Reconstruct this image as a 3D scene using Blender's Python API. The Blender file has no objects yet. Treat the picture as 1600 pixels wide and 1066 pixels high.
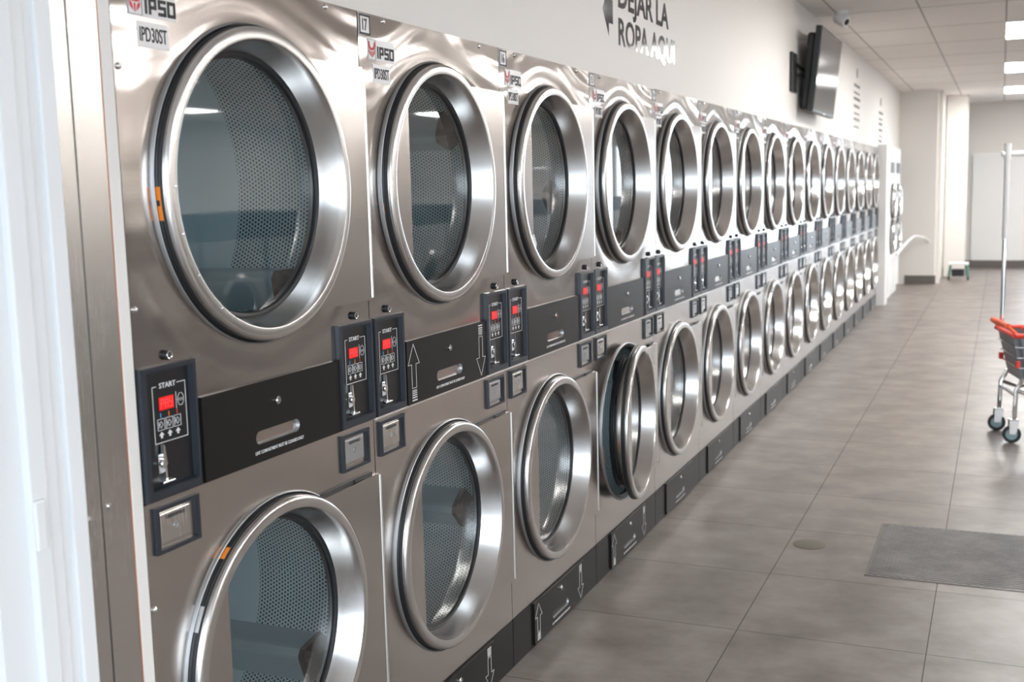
import bpy, bmesh, math, random
from mathutils import Vector, Matrix
random.seed(7)
S = bpy.context.scene
C = S.collection
PI = math.pi

# ------------------------------------------------------------------ camera
CAM = (1.3682, 0.0, 1.4823)
yaw, pitch, roll = .4072, .1306, -.0245
fw = Vector((-math.sin(yaw)*math.cos(pitch), math.cos(yaw)*math.cos(pitch), -math.sin(pitch)))
rt = fw.cross(Vector((0, 0, 1))).normalized(); up = rt.cross(fw)
r2 = rt*math.cos(roll)+up*math.sin(roll); u2 = up*math.cos(roll)-rt*math.sin(roll)
cd = bpy.data.cameras.new('camera'); cam = bpy.data.objects.new('camera', cd); C.objects.link(cam)
M = Matrix((r2, u2, -fw)).transposed().to_4x4(); M.translation = CAM
cam.matrix_world = M
cd.sensor_width = 36; cd.lens = 1774.65/1600*36
cd.clip_start = .05; cd.clip_end = 200
cd.dof.use_dof = True; cd.dof.focus_distance = 2.95; cd.dof.aperture_fstop = 4.5
S.camera = cam

# ------------------------------------------------------------------ world, exposure
w = bpy.data.worlds.new('overcast_sky'); S.world = w; w.use_nodes = True
wb = w.node_tree.nodes['Background']; wb.inputs[0].default_value = (.80, .90, 1.0, 1); wb.inputs[1].default_value = 3.6
S.view_settings.view_transform = 'Standard'; S.view_settings.look = 'None'
S.view_settings.exposure = 0.75; S.view_settings.gamma = 1
S.view_settings.use_curve_mapping = False
S.cycles.use_denoising = True
S.cycles.max_bounces = 10; S.cycles.glossy_bounces = 6; S.cycles.transparent_max_bounces = 12
S.cycles.sample_clamp_indirect = 8
LED = 20.5

def portal(name, loc, sx, sy, rot):
    l = bpy.data.lights.new(name, 'AREA'); l.shape = 'RECTANGLE'; l.size = sx; l.size_y = sy
    l.cycles.is_portal = True
    o = bpy.data.objects.new(name, l); o.location = loc; o.rotation_euler = rot; C.objects.link(o)
ROOM_X, Y0R, Y1R, ZC = 11.0, -1.6, 21.0, 2.78
portal('daylight_portal', (4.9, Y0R-.06, 1.35), 9.6, 2.6, (PI/2, 0, 0))
portal('daylight_portal', (3.6, Y1R+.06, 1.2), 3.7, 2.4, (-PI/2, 0, 0))

# ------------------------------------------------------------------ materials
def mat(name, col=(.5, .5, .5), rough=.5, metal=0., emit=None, es=0., spec=None, coat=0.):
    m = bpy.data.materials.new(name); m.use_nodes = True
    b = m.node_tree.nodes['Principled BSDF']
    b.inputs['Base Color'].default_value = (*col, 1); b.inputs['Roughness'].default_value = rough
    b.inputs['Metallic'].default_value = metal
    if emit: b.inputs['Emission Color'].default_value = (*emit, 1); b.inputs['Emission Strength'].default_value = es
    if spec is not None: b.inputs['Specular IOR Level'].default_value = spec
    if coat: b.inputs['Coat Weight'].default_value = coat
    return m
class NT:
    def __init__(s, m): s.t = m.node_tree; s.b = s.t.nodes.get('Principled BSDF')
    def n(s, typ, **kw):
        x = s.t.nodes.new(typ)
        for k, v in kw.items(): setattr(x, k, v)
        return x
    def l(s, a, b): s.t.links.new(a, b)
    def m(s, op, a, b=None, c=None):
        x = s.n('ShaderNodeMath', operation=op)
        for i, v in enumerate((a, b, c)):
            if v is None: continue
            if isinstance(v, (int, float)): x.inputs[i].default_value = v
            else: s.l(v, x.inputs[i])
        return x.outputs[0]
    def ramp(s, fac, stops):
        x = s.n('ShaderNodeValToRGB'); s.l(fac, x.inputs[0]); e = x.color_ramp.elements
        while len(e) < len(stops): e.new(.5)
        for q, (p, c) in zip(e, stops): q.position = p; q.color = (*c, 1) if len(c) == 3 else c
        return x.outputs[0]
    def obj(s, scale=(1, 1, 1)):
        t = s.n('ShaderNodeTexCoord'); mp = s.n('ShaderNodeMapping'); mp.inputs['Scale'].default_value = scale
        s.l(t.outputs['Object'], mp.inputs[0]); return mp.outputs[0]
    def noise(s, vec, scale, det=3, rough=.5):
        x = s.n('ShaderNodeTexNoise'); x.inputs['Scale'].default_value = scale; x.inputs['Detail'].default_value = det
        x.inputs['Roughness'].default_value = rough; s.l(vec, x.inputs['Vector']); return x.outputs[0]

def brushed(name, col, rough, grain=(1, 2, 260), bump=.00002, wave=0., dent=0., zc=1.506, var=.05, hatk=.0, mask=False):
    m = mat(name, col, rough, 1.0); N = NT(m)
    g = N.noise(N.obj(grain), 3.0, 4)
    big = N.noise(N.obj((1, 1, 1)), 3.5, 4)
    r = N.m('ADD', N.m('MULTIPLY', g, var), N.m('ADD', N.m('MULTIPLY', big, var*1.2), rough-var))
    N.l(r, N.b.inputs['Roughness'])
    h = N.m('MULTIPLY', g, bump)
    if wave:
        t = N.n('ShaderNodeTexCoord'); sp = N.n('ShaderNodeSeparateXYZ'); N.l(t.outputs['Object'], sp.inputs[0])
        oi_ = N.n('ShaderNodeObjectInfo'); cb_ = N.n('ShaderNodeCombineXYZ')
        qy = N.m('DIVIDE', N.m('SUBTRACT', sp.outputs[1], .39), .24)
        hat = N.m('MULTIPLY', N.m('EXPONENT', N.m('MULTIPLY', N.m('MULTIPLY', qy, qy), -1.)), hatk)
        N.l(N.m('MULTIPLY', oi_.outputs['Random'], 9.), cb_.inputs[0]); N.l(N.m('MULTIPLY', sp.outputs[1], 2.2), cb_.inputs[1])
        N.l(N.m('MULTIPLY', N.m('SUBTRACT', sp.outputs[2], hat), 11.), cb_.inputs[2])
        wv = N.noise(cb_.outputs[0], 1.0, 1.0, .3)
        if mask:
            mk = N.n('ShaderNodeMapRange', interpolation_type='SMOOTHSTEP'); N.l(sp.outputs[2], mk.inputs[0]); mk.inputs[1].default_value = 1.45; mk.inputs[2].default_value = 1.80; mk.inputs[3].default_value = .12
            wv = N.m('MULTIPLY', wv, mk.outputs[0])
        h = N.m('ADD', h, N.m('MULTIPLY', wv, wave))
    if dent:
        t = N.n('ShaderNodeTexCoord'); sp = N.n('ShaderNodeSeparateXYZ'); N.l(t.outputs['Object'], sp.inputs[0])
        dy = N.m('SUBTRACT', sp.outputs[1], .39); dz = N.m('SUBTRACT', sp.outputs[2], zc)
        r_ = N.m('SQRT', N.m('ADD', N.m('MULTIPLY', dy, dy), N.m('MULTIPLY', dz, dz)))
        q = N.m('DIVIDE', N.m('SUBTRACT', r_, .325), .045)
        h = N.m('ADD', h, N.m('MULTIPLY', N.m('EXPONENT', N.m('MULTIPLY', N.m('MULTIPLY', q, q), -1.)), dent))
    b = N.n('ShaderNodeBump'); b.inputs['Strength'].default_value = 1; b.inputs['Distance'].default_value = 1
    N.l(h, b.inputs['Height']); N.l(b.outputs[0], N.b.inputs['Normal'])
    return m
ST = (.53, .492, .468)
m_up = brushed('stainless_upper_panel', ST, .12, wave=.011, dent=-.0025, hatk=.10, mask=True)
m_lo = brushed('stainless_lower_panel', ST, .22, wave=.0005, dent=-.0018, zc=.554)
m_door = brushed('stainless_door_plate', ST, .2, wave=.0004)
m_ring = brushed('brushed_ring', (.66, .65, .64), .21, grain=(1, 1, 1), bump=0., var=.04)
m_side = brushed('stainless_trim', (.62, .6, .58), .26, grain=(1, 200, 1))
m_chrome = mat('chrome', (.78, .78, .78), .12, 1)
m_edge = mat('bright_hinge_steel', (.80, .79, .77), .32, 1)
m_body = mat('galvanised_body', (.45, .46, .47), .45, 1)
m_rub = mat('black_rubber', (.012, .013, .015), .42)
m_bezel = mat('dark_blue_grey_plastic', (.020, .025, .034), .32)
m_black = mat('black_panel_face', (.012, .012, .013), .28)
m_lint = mat('black_painted_steel', (.010, .009, .009), .32, spec=.25)
N = NT(m_lint); _n = N.noise(N.obj((1, 1, 1)), 60, 6, .7)
N.l(N.ramp(_n, [(.0, (.009, .008, .008)), (.70, (.010, .009, .009)), (.80, (.04, .037, .036))]), N.b.inputs['Base Color'])
m_print = mat('white_print', (.72, .72, .72), .5)
m_red = mat('red_display', (.3, .0, .0), .4, emit=(1, .002, .004), es=.45)
m_redl = mat('red_digits', (.6, .1, .1), .4, emit=(1, .03, .03), es=.5)
m_blue = mat('blue_mark', (.08, .35, .75), .5); m_oran = mat('orange_mark', (.85, .22, .03), .5); m_redp = mat('red_mark', (.7, .05, .04), .5)
m_plate = mat('silver_label', (.62, .62, .63), .35, .35)
m_ink = mat('dark_ink', (.03, .03, .035), .5)
m_logo = mat('logo_red', (.62, .05, .06), .45)
m_olabel = mat('orange_label', (.9, .25, .02), .5)
m_drum = mat('perforated_drum_steel', (.30, .36, .38), .40, .35)
def perforate(m, base, pitch=.0098):
    N = NT(m); uv = N.n('ShaderNodeUVMap'); sp = N.n('ShaderNodeSeparateXYZ'); N.l(uv.outputs[0], sp.inputs[0])
    a = N.m('DIVIDE', sp.outputs[0], pitch); b = N.m('DIVIDE', sp.outputs[1], pitch*1.7320508)
    def d(off):
        fx = N.m('SUBTRACT', N.m('FRACT', N.m('ADD', a, off)), .5)
        fy = N.m('MULTIPLY', N.m('SUBTRACT', N.m('FRACT', N.m('ADD', b, off)), .5), 1.7320508)
        return N.m('SQRT', N.m('ADD', N.m('MULTIPLY', fx, fx), N.m('MULTIPLY', fy, fy)))
    dd = N.m('MINIMUM', d(0.), d(.5))
    inside = N.m('MULTIPLY', N.m('GREATER_THAN', sp.outputs[1], .02), N.m('LESS_THAN', sp.outputs[1], .280))
    hole = N.m('MULTIPLY', N.m('LESS_THAN', dd, .29), inside)
    mx = N.n('ShaderNodeMix', data_type='RGBA'); N.l(hole, mx.inputs[0])
    mx.inputs[6].default_value = (*base, 1); mx.inputs[7].default_value = (.02, .025, .03, 1)
    N.l(mx.outputs[2], N.b.inputs['Base Color'])
    N.l(N.m('MULTIPLY', N.m('SUBTRACT', 1., hole), .35), N.b.inputs['Metallic'])
    bp = N.n('ShaderNodeBump'); bp.inputs['Distance'].default_value = .002; bp.inputs['Strength'].default_value = .8
    hh = N.m('MULTIPLY', N.m('SMOOTH_MIN', dd, .42, .1), inside)
    N.l(hh, bp.inputs['Height']); N.l(bp.outputs[0], N.b.inputs['Normal'])
perforate(m_drum, (.58, .66, .69))
m_lift = mat('drum_lifter_steel', (.48, .55, .58), .4, .55)
m_lcap = mat('black_lifter_end', (.012, .012, .013), .35)

def glass(name, tint=(.93, .97, .97), k=1.9):
    m = bpy.data.materials.new(name); m.use_nodes = True; t = m.node_tree
    for x in list(t.nodes):
        if x.type == 'BSDF_PRINCIPLED': t.nodes.remove(x)
    out = [x for x in t.nodes if x.type == 'OUTPUT_MATERIAL'][0]; N = NT(m)
    geo = N.n('ShaderNodeNewGeometry'); fr = N.n('ShaderNodeFresnel')
    N.l(N.m('SUBTRACT', 1.5, N.m('MULTIPLY', geo.outputs['Backfacing'], 1.5-1/1.5)), fr.inputs[0])
    f = N.m('MINIMUM', N.m('MULTIPLY', fr.outputs[0], k), 1.)
    tr = N.n('ShaderNodeBsdfTransparent'); tr.inputs[0].default_value = (*tint, 1)
    gl = N.n('ShaderNodeBsdfGlossy'); gl.inputs['Roughness'].default_value = .02
    mx = N.n('ShaderNodeMixShader'); N.l(f, mx.inputs[0]); N.l(tr.outputs[0], mx.inputs[1]); N.l(gl.outputs[0], mx.inputs[2])
    N.l(mx.outputs[0], out.inputs[0]); return m
m_glass = glass('door_glass', (.86, .93, .94), 1.9)
m_pane = glass('window_glass', (.97, .98, .98), 1.5)

m_wall = mat('cream_wall_paint', (.77, .74, .705), .5); N = NT(m_wall)
bb = N.n('ShaderNodeBump'); bb.inputs['Distance'].default_value = .001; bb.inputs['Strength'].default_value = .3
N.l(N.noise(N.obj(), 90, 4), bb.inputs['Height']); N.l(bb.outputs[0], N.b.inputs['Normal'])
m_white = mat('white_paint', (.80, .80, .79), .4)
m_alu = mat('white_aluminium', (.80, .82, .84), .33)
m_base = mat('dark_baseboard', (.12, .105, .095), .4)
m_letter = mat('charcoal_vinyl', (.035, .037, .041), .09, spec=.3)
m_tv = mat('tv_housing', (.010, .010, .011), .35)
m_scr = mat('tv_screen', (.015, .015, .017), .10, spec=.5)
m_led = mat('led_diffuser', (.9, .9, .9), .4, emit=(1, .985, .96), es=LED)
m_wplast = mat('white_plastic', (.8, .8, .79), .35)
m_conc = mat('pavement', (.42, .41, .40), .85)

m_floor = mat('stone_floor_tile', (.3, .28, .26), .3, spec=.32); N = NT(m_floor)
o = N.obj(); sp = N.n('ShaderNodeSeparateXYZ'); N.l(o, sp.inputs[0])
def grout(c, off, pitch, wd=.0035):
    f = N.m('FRACT', N.m('DIVIDE', N.m('ADD', c, off), pitch))
    return N.m('LESS_THAN', N.m('MINIMUM', f, N.m('SUBTRACT', 1., f)), wd/2/pitch)
gx = grout(sp.outputs[0], -.59+6, .6); gy = grout(sp.outputs[1], -3.622+6, .6035)
gg = N.m('MAXIMUM', gx, gy)
n1 = N.noise(o, 3.6, 5, .6); n2 = N.noise(N.obj((1, 1.8, 1)), 6, 4, .55)
tx = N.m('FLOOR', N.m('DIVIDE', N.m('ADD', sp.outputs[0], -.59+6), .6)); ty = N.m('FLOOR', N.m('DIVIDE', N.m('ADD', sp.outputs[1], -3.622+6), .6035))
wn = N.n('ShaderNodeTexWhiteNoise', noise_dimensions='2D'); cb = N.n('ShaderNodeCombineXYZ'); N.l(tx, cb.inputs[0]); N.l(ty, cb.inputs[1]); N.l(cb.outputs[0], wn.inputs[0])
v = N.m('ADD', N.m('ADD', N.m('MULTIPLY', n1, .75), N.m('MULTIPLY', n2, .25)), N.m('MULTIPLY', wn.outputs[0], .06))
colr = N.ramp(v, [(.32, (.125, .105, .094)), (.50, (.195, .167, .151)), (.66, (.27, .237, .215))])
mx = N.n('ShaderNodeMix', data_type='RGBA'); N.l(gg, mx.inputs[0]); N.l(colr, mx.inputs[6]); mx.inputs[7].default_value = (.085, .075, .07, 1)
N.l(mx.outputs[2], N.b.inputs['Base Color'])
N.l(N.m('ADD', N.m('MULTIPLY', n2, .16), N.m('ADD', .30, N.m('MULTIPLY', gg, .4))), N.b.inputs['Roughness'])
bb = N.n('ShaderNodeBump'); bb.inputs['Distance'].default_value = .002; bb.inputs['Strength'].default_value = .5
N.l(N.m('SUBTRACT', N.m('MULTIPLY', n2, .03), gg), bb.inputs['Height']); N.l(bb.outputs[0], N.b.inputs['Normal'])

m_ceil = mat('ceiling_tile', (.70, .675, .65), .8); N = NT(m_ceil)
o = N.obj(); sp = N.n('ShaderNodeSeparateXYZ'); N.l(o, sp.inputs[0])
gg = N.m('MAXIMUM', grout(sp.outputs[0], -.16+6, .6, .012), grout(sp.outputs[1], -10.5+24, 1.2, .022))
n1 = N.noise(o, 120, 3)
cr = N.ramp(n1, [(.3, (.84, .805, .78)), (.7, (.90, .865, .84))])
mx = N.n('ShaderNodeMix', data_type='RGBA'); N.l(gg, mx.inputs[0]); N.l(cr, mx.inputs[6]); mx.inputs[7].default_value = (.36, .34, .33, 1)
N.l(mx.outputs[2], N.b.inputs['Base Color'])

m_mat = mat('ribbed_cover_plate', (.14, .13, .125), .5, .1); N = NT(m_mat)
o = N.obj(); sp = N.n('ShaderNodeSeparateXYZ'); N.l(o, sp.inputs[0])
fa = N.m('SINE', N.m('MULTIPLY', sp.outputs[0], 2*PI/.030)); fb = N.m('SINE', N.m('MULTIPLY', sp.outputs[1], 2*PI/.024))
pr = N.m('MULTIPLY', fa, fb)
dirt = N.noise(o, 6, 6, .7)
c0 = N.ramp(N.m('ADD', N.m('MULTIPLY', pr, .22), dirt), [(.25, (.022, .020, .019)), (.5, (.075, .067, .062)), (.75, (.17, .155, .145))])
N.l(c0, N.b.inputs['Base Color'])
bb = N.n('ShaderNodeBump'); bb.inputs['Distance'].default_value = .003; bb.inputs['Strength'].default_value = .7
N.l(pr, bb.inputs['Height']); N.l(bb.outputs[0], N.b.inputs['Normal'])

# ------------------------------------------------------------------ mesh helpers
def newbm(): return bmesh.new()
def box(bm, x0, x1, y0, y1, z0, z1, bev=0.):
    t = bmesh.new() if bev else bm
    vs = [t.verts.new((x, y, z)) for x in (x0, x1) for y in (y0, y1) for z in (z0, z1)]
    for f in ((0, 1, 3, 2), (4, 6, 7, 5), (0, 4, 5, 1), (2, 3, 7, 6), (0, 2, 6, 4), (1, 5, 7, 3)):
        t.faces.new([vs[i] for i in f])
    if bev:
        bmesh.ops.bevel(t, geom=t.edges[:], offset=bev, segments=2, affect='EDGES', profile=.5)
        join(bm, t)
    return bm
def join(bm, t, mtx=None):
    if mtx: t.transform(mtx)
    me = bpy.data.meshes.new('tmp'); t.to_mesh(me); t.free(); bm.from_mesh(me); bpy.data.meshes.remove(me)
def lathe(bm, prof, cy, cz, n=72, closed=False, a0=0., a1=2*PI):
    """revolve (r, x) profile about the x axis through (cy, cz)"""
    full = abs(a1-a0-2*PI) < 1e-6; cnt = n if full else n+1
    rings = []
    for i in range(cnt):
        a = a0+(a1-a0)*i/n
        rings.append([bm.verts.new((x, cy+r*math.cos(a), cz+r*math.sin(a))) for r, x in prof])
    m_ = len(prof)
    for i in range(n):
        A, B = rings[i], rings[(i+1) % cnt]
        for j in range(m_ if closed else m_-1):
            k = (j+1) % m_
            if A[j].co == A[k].co: continue
            try: bm.faces.new((A[j], B[j], B[k], A[k]))
            except ValueError: pass
    return bm
def disc(bm, r, cy, cz, x, n=64):
    vs = [bm.verts.new((x, cy+r*math.cos(2*PI*i/n), cz+r*math.sin(2*PI*i/n))) for i in range(n)]
    bm.faces.new(vs); return bm
def cyl(bm, r, cy, cz, x0, x1, n=24, bev=.0):
    b = min(bev, r*.4)
    return lathe(bm, [(0.00001, x0), (r, x0), (r, x1-b), (r-b, x1), (0.00001, x1)], cy, cz, n)
def prism(bm, pts, x0, x1):
    a = [bm.verts.new((x0, y, z)) for y, z in pts]; b = [bm.verts.new((x1, y, z)) for y, z in pts]
    bm.faces.new(a); bm.faces.new(b[::-1]); n = len(pts)
    for i in range(n): bm.faces.new((a[i], b[i], b[(i+1) % n], a[(i+1) % n]))
    return bm
def tube(bm, pts, r, n=10, closed=False):
    pts = [Vector(p) for p in pts]; rings = []; L = len(pts)
    prev = None
    for i, p in enumerate(pts):
        if closed: d = pts[(i+1) % L]-pts[i-1]
        else: d = pts[min(i+1, L-1)]-pts[max(i-1, 0)]
        d.normalize()
        a = prev if prev is not None else (Vector((0, 0, 1)) if abs(d.z) < .9 else Vector((1, 0, 0)))
        s = (a-d*a.dot(d)).normalized(); prev = s; t = d.cross(s)
        rings.append([bm.verts.new(p+(s*math.cos(2*PI*k/n)+t*math.sin(2*PI*k/n))*r) for k in range(n)])
    for i in range(L if closed else L-1):
        A, B = rings[i], rings[(i+1) % L]
        for k in range(n): bm.faces.new((A[k], A[(k+1) % n], B[(k+1) % n], B[k]))
    if not closed: bm.faces.new(rings[0][::-1]); bm.faces.new(rings[-1])
    return bm
def strokes(bm, lines, x, wd, th=.0006):
    """flat printed strokes in the y-z plane"""
    for (y0, z0), (y1, z1) in lines:
        d = Vector((y1-y0, z1-z0)); L = d.length
        if L < 1e-6: continue
        d /= L; nrm = Vector((-d.y, d.x))*wd/2; e = d*wd/2
        q = [(y0-e.x+nrm.x, z0-e.y+nrm.y), (y0-e.x-nrm.x, z0-e.y-nrm.y), (y1+e.x-nrm.x, z1+e.y-nrm.y), (y1+e.x+nrm.x, z1+e.y+nrm.y)]
        prism(bm, q, x, x+th)
    return bm
def poly(pts, close=True):
    return [(pts[i], pts[(i+1) % len(pts)]) for i in range(len(pts) if close else len(pts)-1)]
def text_bm(bm, s, x, y, z, size, width=None, bold=0., th=.0006, align='LEFT', squeeze=1.):
    """lettering facing +x; (y, z) baseline start; size = cap height"""
    c = bpy.data.curves.new('t', 'FONT'); c.body = s; c.size = 1; c.offset = bold; c.align_x = 'LEFT'; c.resolution_u = 3
    o = bpy.data.objects.new('t', c); C.objects.link(o)
    me = bpy.data.meshes.new_from_object(o.evaluated_get(bpy.context.evaluated_depsgraph_get()))
    xs = [v.co.x for v in me.vertices]; ys = [v.co.y for v in me.vertices]
    x0, x1 = min(xs), max(xs); cap = .70; sz = size/cap
    sx = width/(x1-x0) if width else sz*squeeze
    W = (x1-x0)*sx; sh = {'LEFT': 0, 'CENTER': -W/2, 'RIGHT': -W}[align]
    t = bmesh.new(); t.from_mesh(me)
    for v in t.verts: v.co = Vector((x, y+sh+(v.co.x-x0)*sx, z+v.co.y*sz))
    ext = bmesh.ops.extrude_face_region(t, geom=t.faces[:])
    for v in [g for g in ext['geom'] if isinstance(g, bmesh.types.BMVert)]: v.co.x += th
    bmesh.ops.recalc_face_normals(t, faces=t.faces)
    for f in t.faces: f.smooth = False
    join(bm, t)
    bpy.data.objects.remove(o); bpy.data.curves.remove(c); bpy.data.meshes.remove(me)
    return bm
def build(name, bm, m, parent=None, smooth=False, origin=None, fix=True):
    if fix: bmesh.ops.recalc_face_normals(bm, faces=bm.faces)
    if origin: bm.transform(Matrix.Translation(-Vector(origin)))
    me = bpy.data.meshes.new(name); bm.to_mesh(me); bm.free()
    me.materials.append(m)
    if smooth:
        me.polygons.foreach_set('use_smooth', [True]*len(me.polygons))
        me.set_sharp_from_angle(angle=math.radians(35))
    o = bpy.data.objects.new(name, me); C.objects.link(o)
    if origin: o.location = origin
    if parent: o.parent = parent
    return o
def tag(o, label, cat, group=None):
    o['label'] = label; o['category'] = cat
    if group: o['group'] = group
    return o
def thing(name, loc, label, cat, group=None, rz=0.):
    o = bpy.data.objects.new(name, None); C.objects.link(o); o.location = loc; o.rotation_euler = (0, 0, rz)
    o.empty_display_size = .1
    return tag(o, label, cat, group)
def struct(name, bm, m):
    o = build(name, bm, m); o['kind'] = 'structure'; return o

# ------------------------------------------------------------------ the room
NU = 16; YS = 1.5222; P = .8; YE = YS+NU*P
struct('floor', box(newbm(), -1.2, ROOM_X+.2, Y0R, Y1R+.0, -.1, 0), m_floor)
struct('ceiling', box(newbm(), -1.2, ROOM_X+.2, Y0R, Y1R, ZC, ZC+.1), m_ceil)
b = newbm()
box(b, -.16, -.014, 1.5, Y1R, 1.903, ZC)            # bulkhead over the dryers
struct('wall_left', b, m_wall)
b = newbm(); box(b, -1.2, -1.1, Y0R, Y1R, 0, ZC); struct('wall_left', b, m_wall)
b = newbm()
box(b, -.16, -.03, Y0R, 1.20, 0, ZC)
box(b, -.16, -.03, 1.20, 1.5, 1.903+.25, ZC)
struct('wall_left', b, m_wall)
b = newbm(); box(b, ROOM_X, ROOM_X+.2, Y0R, Y1R, 0, ZC); struct('wall_right', b, m_wall)
b = newbm()
DX0, DX1, DH = 1.80, 5.4, 2.35
box(b, -1.2, DX0, Y1R, Y1R+.15, 0, ZC); box(b, DX1, ROOM_X+.2, Y1R, Y1R+.15, 0, ZC); box(b, DX0, DX1, Y1R, Y1R+.15, DH, ZC)
struct('wall_far', b, m_wall)
b = newbm()
box(b, -1.2, .15, Y0R-.15, Y0R, 0, ZC); box(b, 9.65, ROOM_X+.2, Y0R-.15, Y0R, 0, ZC); box(b, .15, 9.65, Y0R-.15, Y0R, 2.62, ZC); box(b, .15, 9.65, Y0R-.15, Y0R, 0, .08)
struct('wall_back', b, m_wall)
b = newbm(); box(b, -6, 16, -14, Y0R-.15, -.12, -.02); box(b, -6, 16, Y1R+.15, 34, -.12, -.02); struct('floor_outside', b, m_conc)
# shop window behind the photographer and glazed door at the far end
def glazing(nm, x0, x1, z0, z1, y, nx, zs):
    f = newbm(); t = .05
    box(f, x0, x1, y-.03, y+.03, z1-t, z1); box(f, x0, x1, y-.03, y+.03, z0, z0+t)
    for i in range(nx+1):
        c = x0+(x1-x0)*i/nx; a0 = max(x0, c-t/2); a1 = min(x1, c+t/2); box(f, a0, a1, y-.029, y+.029, z0+t, z1-t)
    for z in zs: box(f, x0+t, x1-t, y-.028, y+.028, z-t/2, z+t/2)
    fr = struct(nm, f, m_alu)
    g = newbm(); box(g, x0+.02, x1-.02, y-.002, y+.002, z0+.02, z1-.02)
    vs = [g.verts[:]]
    g.free(); g = newbm(); g.faces.new([g.verts.new(p) for p in ((x0+.02, y, z0+.02), (x1-.02, y, z0+.02), (x1-.02, y, z1-.02), (x0+.02, y, z1-.02))])
    build('pane', g, m_pane, fr, fix=False)
glazing('window_1', .15, 9.65, .08, 2.62, Y0R-.075, 6, [2.1])
glazing('door_1', DX0, DX1, 0, DH, Y1R+.075, 3, [])

# partition walls, columns and baseboards at the far end
b = newbm(); box(b, -1.1, .50, 17.55, 17.75, 0, ZC); struct('wall_partition', b, m_wall)
b = newbm(); box(b, .09, .515, 17.53, 17.55, 0, .13); struct('baseboard_partition', b, m_base)
b = newbm(); box(b, -1.05, .10, YE+.03, YE+.33, 0, 1.94, .006); struct('trim_1', b, m_white)
b = newbm(); box(b, .56, .86, 19.0, 19.3, 0, ZC); struct('trim_2', b, m_wall)
b = newbm(); box(b, .50, .56, 17.75, 17.80, 0, ZC); box(b, .50, .54, 17.80, 19.0, 0, ZC); struct('trim_3', b, m_wall)
b = newbm(); box(b, .90, DX0-.10, Y1R-.06, Y1R, .13, 1.93, .004); struct('trim_4', b, m_white)
b = newbm(); box(b, .50, DX0-.02, Y1R-.08, Y1R-.002, 0, .13); struct('baseboard_far', b, m_base)
# soft white aluminium door post on the near left
b = newbm()
box(b, -.03, .012, 1.347, 1.380, 0, 2.15, .003); box(b, -.03, .004, 1.325, 1.347, 0, 2.15)
box(b, -.03, .010, 1.300, 1.325, 0, 2.15, .002); box(b, -.03, .016, 1.262, 1.298, 0, 2.15, .003); box(b, -.03, .002, 1.20, 1.262, 0, 2.15)
post = struct('trim_5', b, m_alu)
b = newbm(); box(b, .016, .024, 1.262, 1.283, .95, 1.03, .003); build('latch_plate', b, m_alu, post)
b = newbm()
prism(b, [(1.380, 0), (1.4215, 0), (1.4215, 2.15), (1.380, 2.15)], -.03, .000)
prism(b, [(1.4215, 0), (1.4235, 0), (1.4235, 2.15), (1.4215, 2.15)], -.03, -.004)
prism(b, [(1.4235, 0), (1.489, 0), (1.489, 2.15), (1.4235, 2.15)], -.03, .002)
fil = thing('filler_panel', (0, 0, 0), 'brushed stainless filler strip with one vertical fold between white post and first dryer', 'panel')
build('panel_face', b, m_side, fil)
for yy, zz in ((1.437, .975), (1.392, .965)):
    b = newbm(); lathe(b, [(.00001, .006), (.003, .0055), (.005, .003), (.0055, .0)], yy, zz, 12); s = build('rivet', b, m_chrome, fil, True)
b = newbm(); box(b, -.03, .0015, 1.4905, 1.4925, 0, 1.9); s = build('sealant_line', b, mat('orange_sealant', (.55, .2, .08), .7), fil)
b = newbm(); box(b, -.03, .003, 1.493, 1.5195, 0, 1.9, .0015); build('edge_strip', b, mat('bare_white_strip', (.78, .76, .73), .45), fil)

# ------------------------------------------------------------------ one stacked dryer
CY, ZU, ZL = .39, 1.506, .554
def front_panel(zc, z0, z1, R=.312, y0=.0015, y1=.7985):
    b = newbm(); n = 96
    angs = sorted(set([2*PI*i/n for i in range(n)]+[math.atan2(z-zc, y-CY) % (2*PI) for y in (y0, y1) for z in (z0, z1)]))
    def edge(a):
        c, s = math.cos(a), math.sin(a); t = 1e9
        if c > 1e-9: t = min(t, (y1-CY)/c)
        if c < -1e-9: t = min(t, (y0-CY)/c)
        if s > 1e-9: t = min(t, (z1-zc)/s)
        if s < -1e-9: t = min(t, (z0-zc)/s)
        return CY+c*t, zc+s*t
    A = [b.verts.new((0, CY+R*math.cos(a), zc+R*math.sin(a))) for a in angs]
    Bv = [b.verts.new((0, *edge(a))) for a in angs]
    D = [b.verts.new((-.03, *edge(a))) for a in angs]
    for i in range(len(angs)):
        j = (i+1) % len(angs)
        b.faces.new((A[i], Bv[i], Bv[j], A[j])); b.faces.new((Bv[i], D[i], D[j], Bv[j]))
    return b
GRP = 'stacked tumble dryers along the wall'
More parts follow.
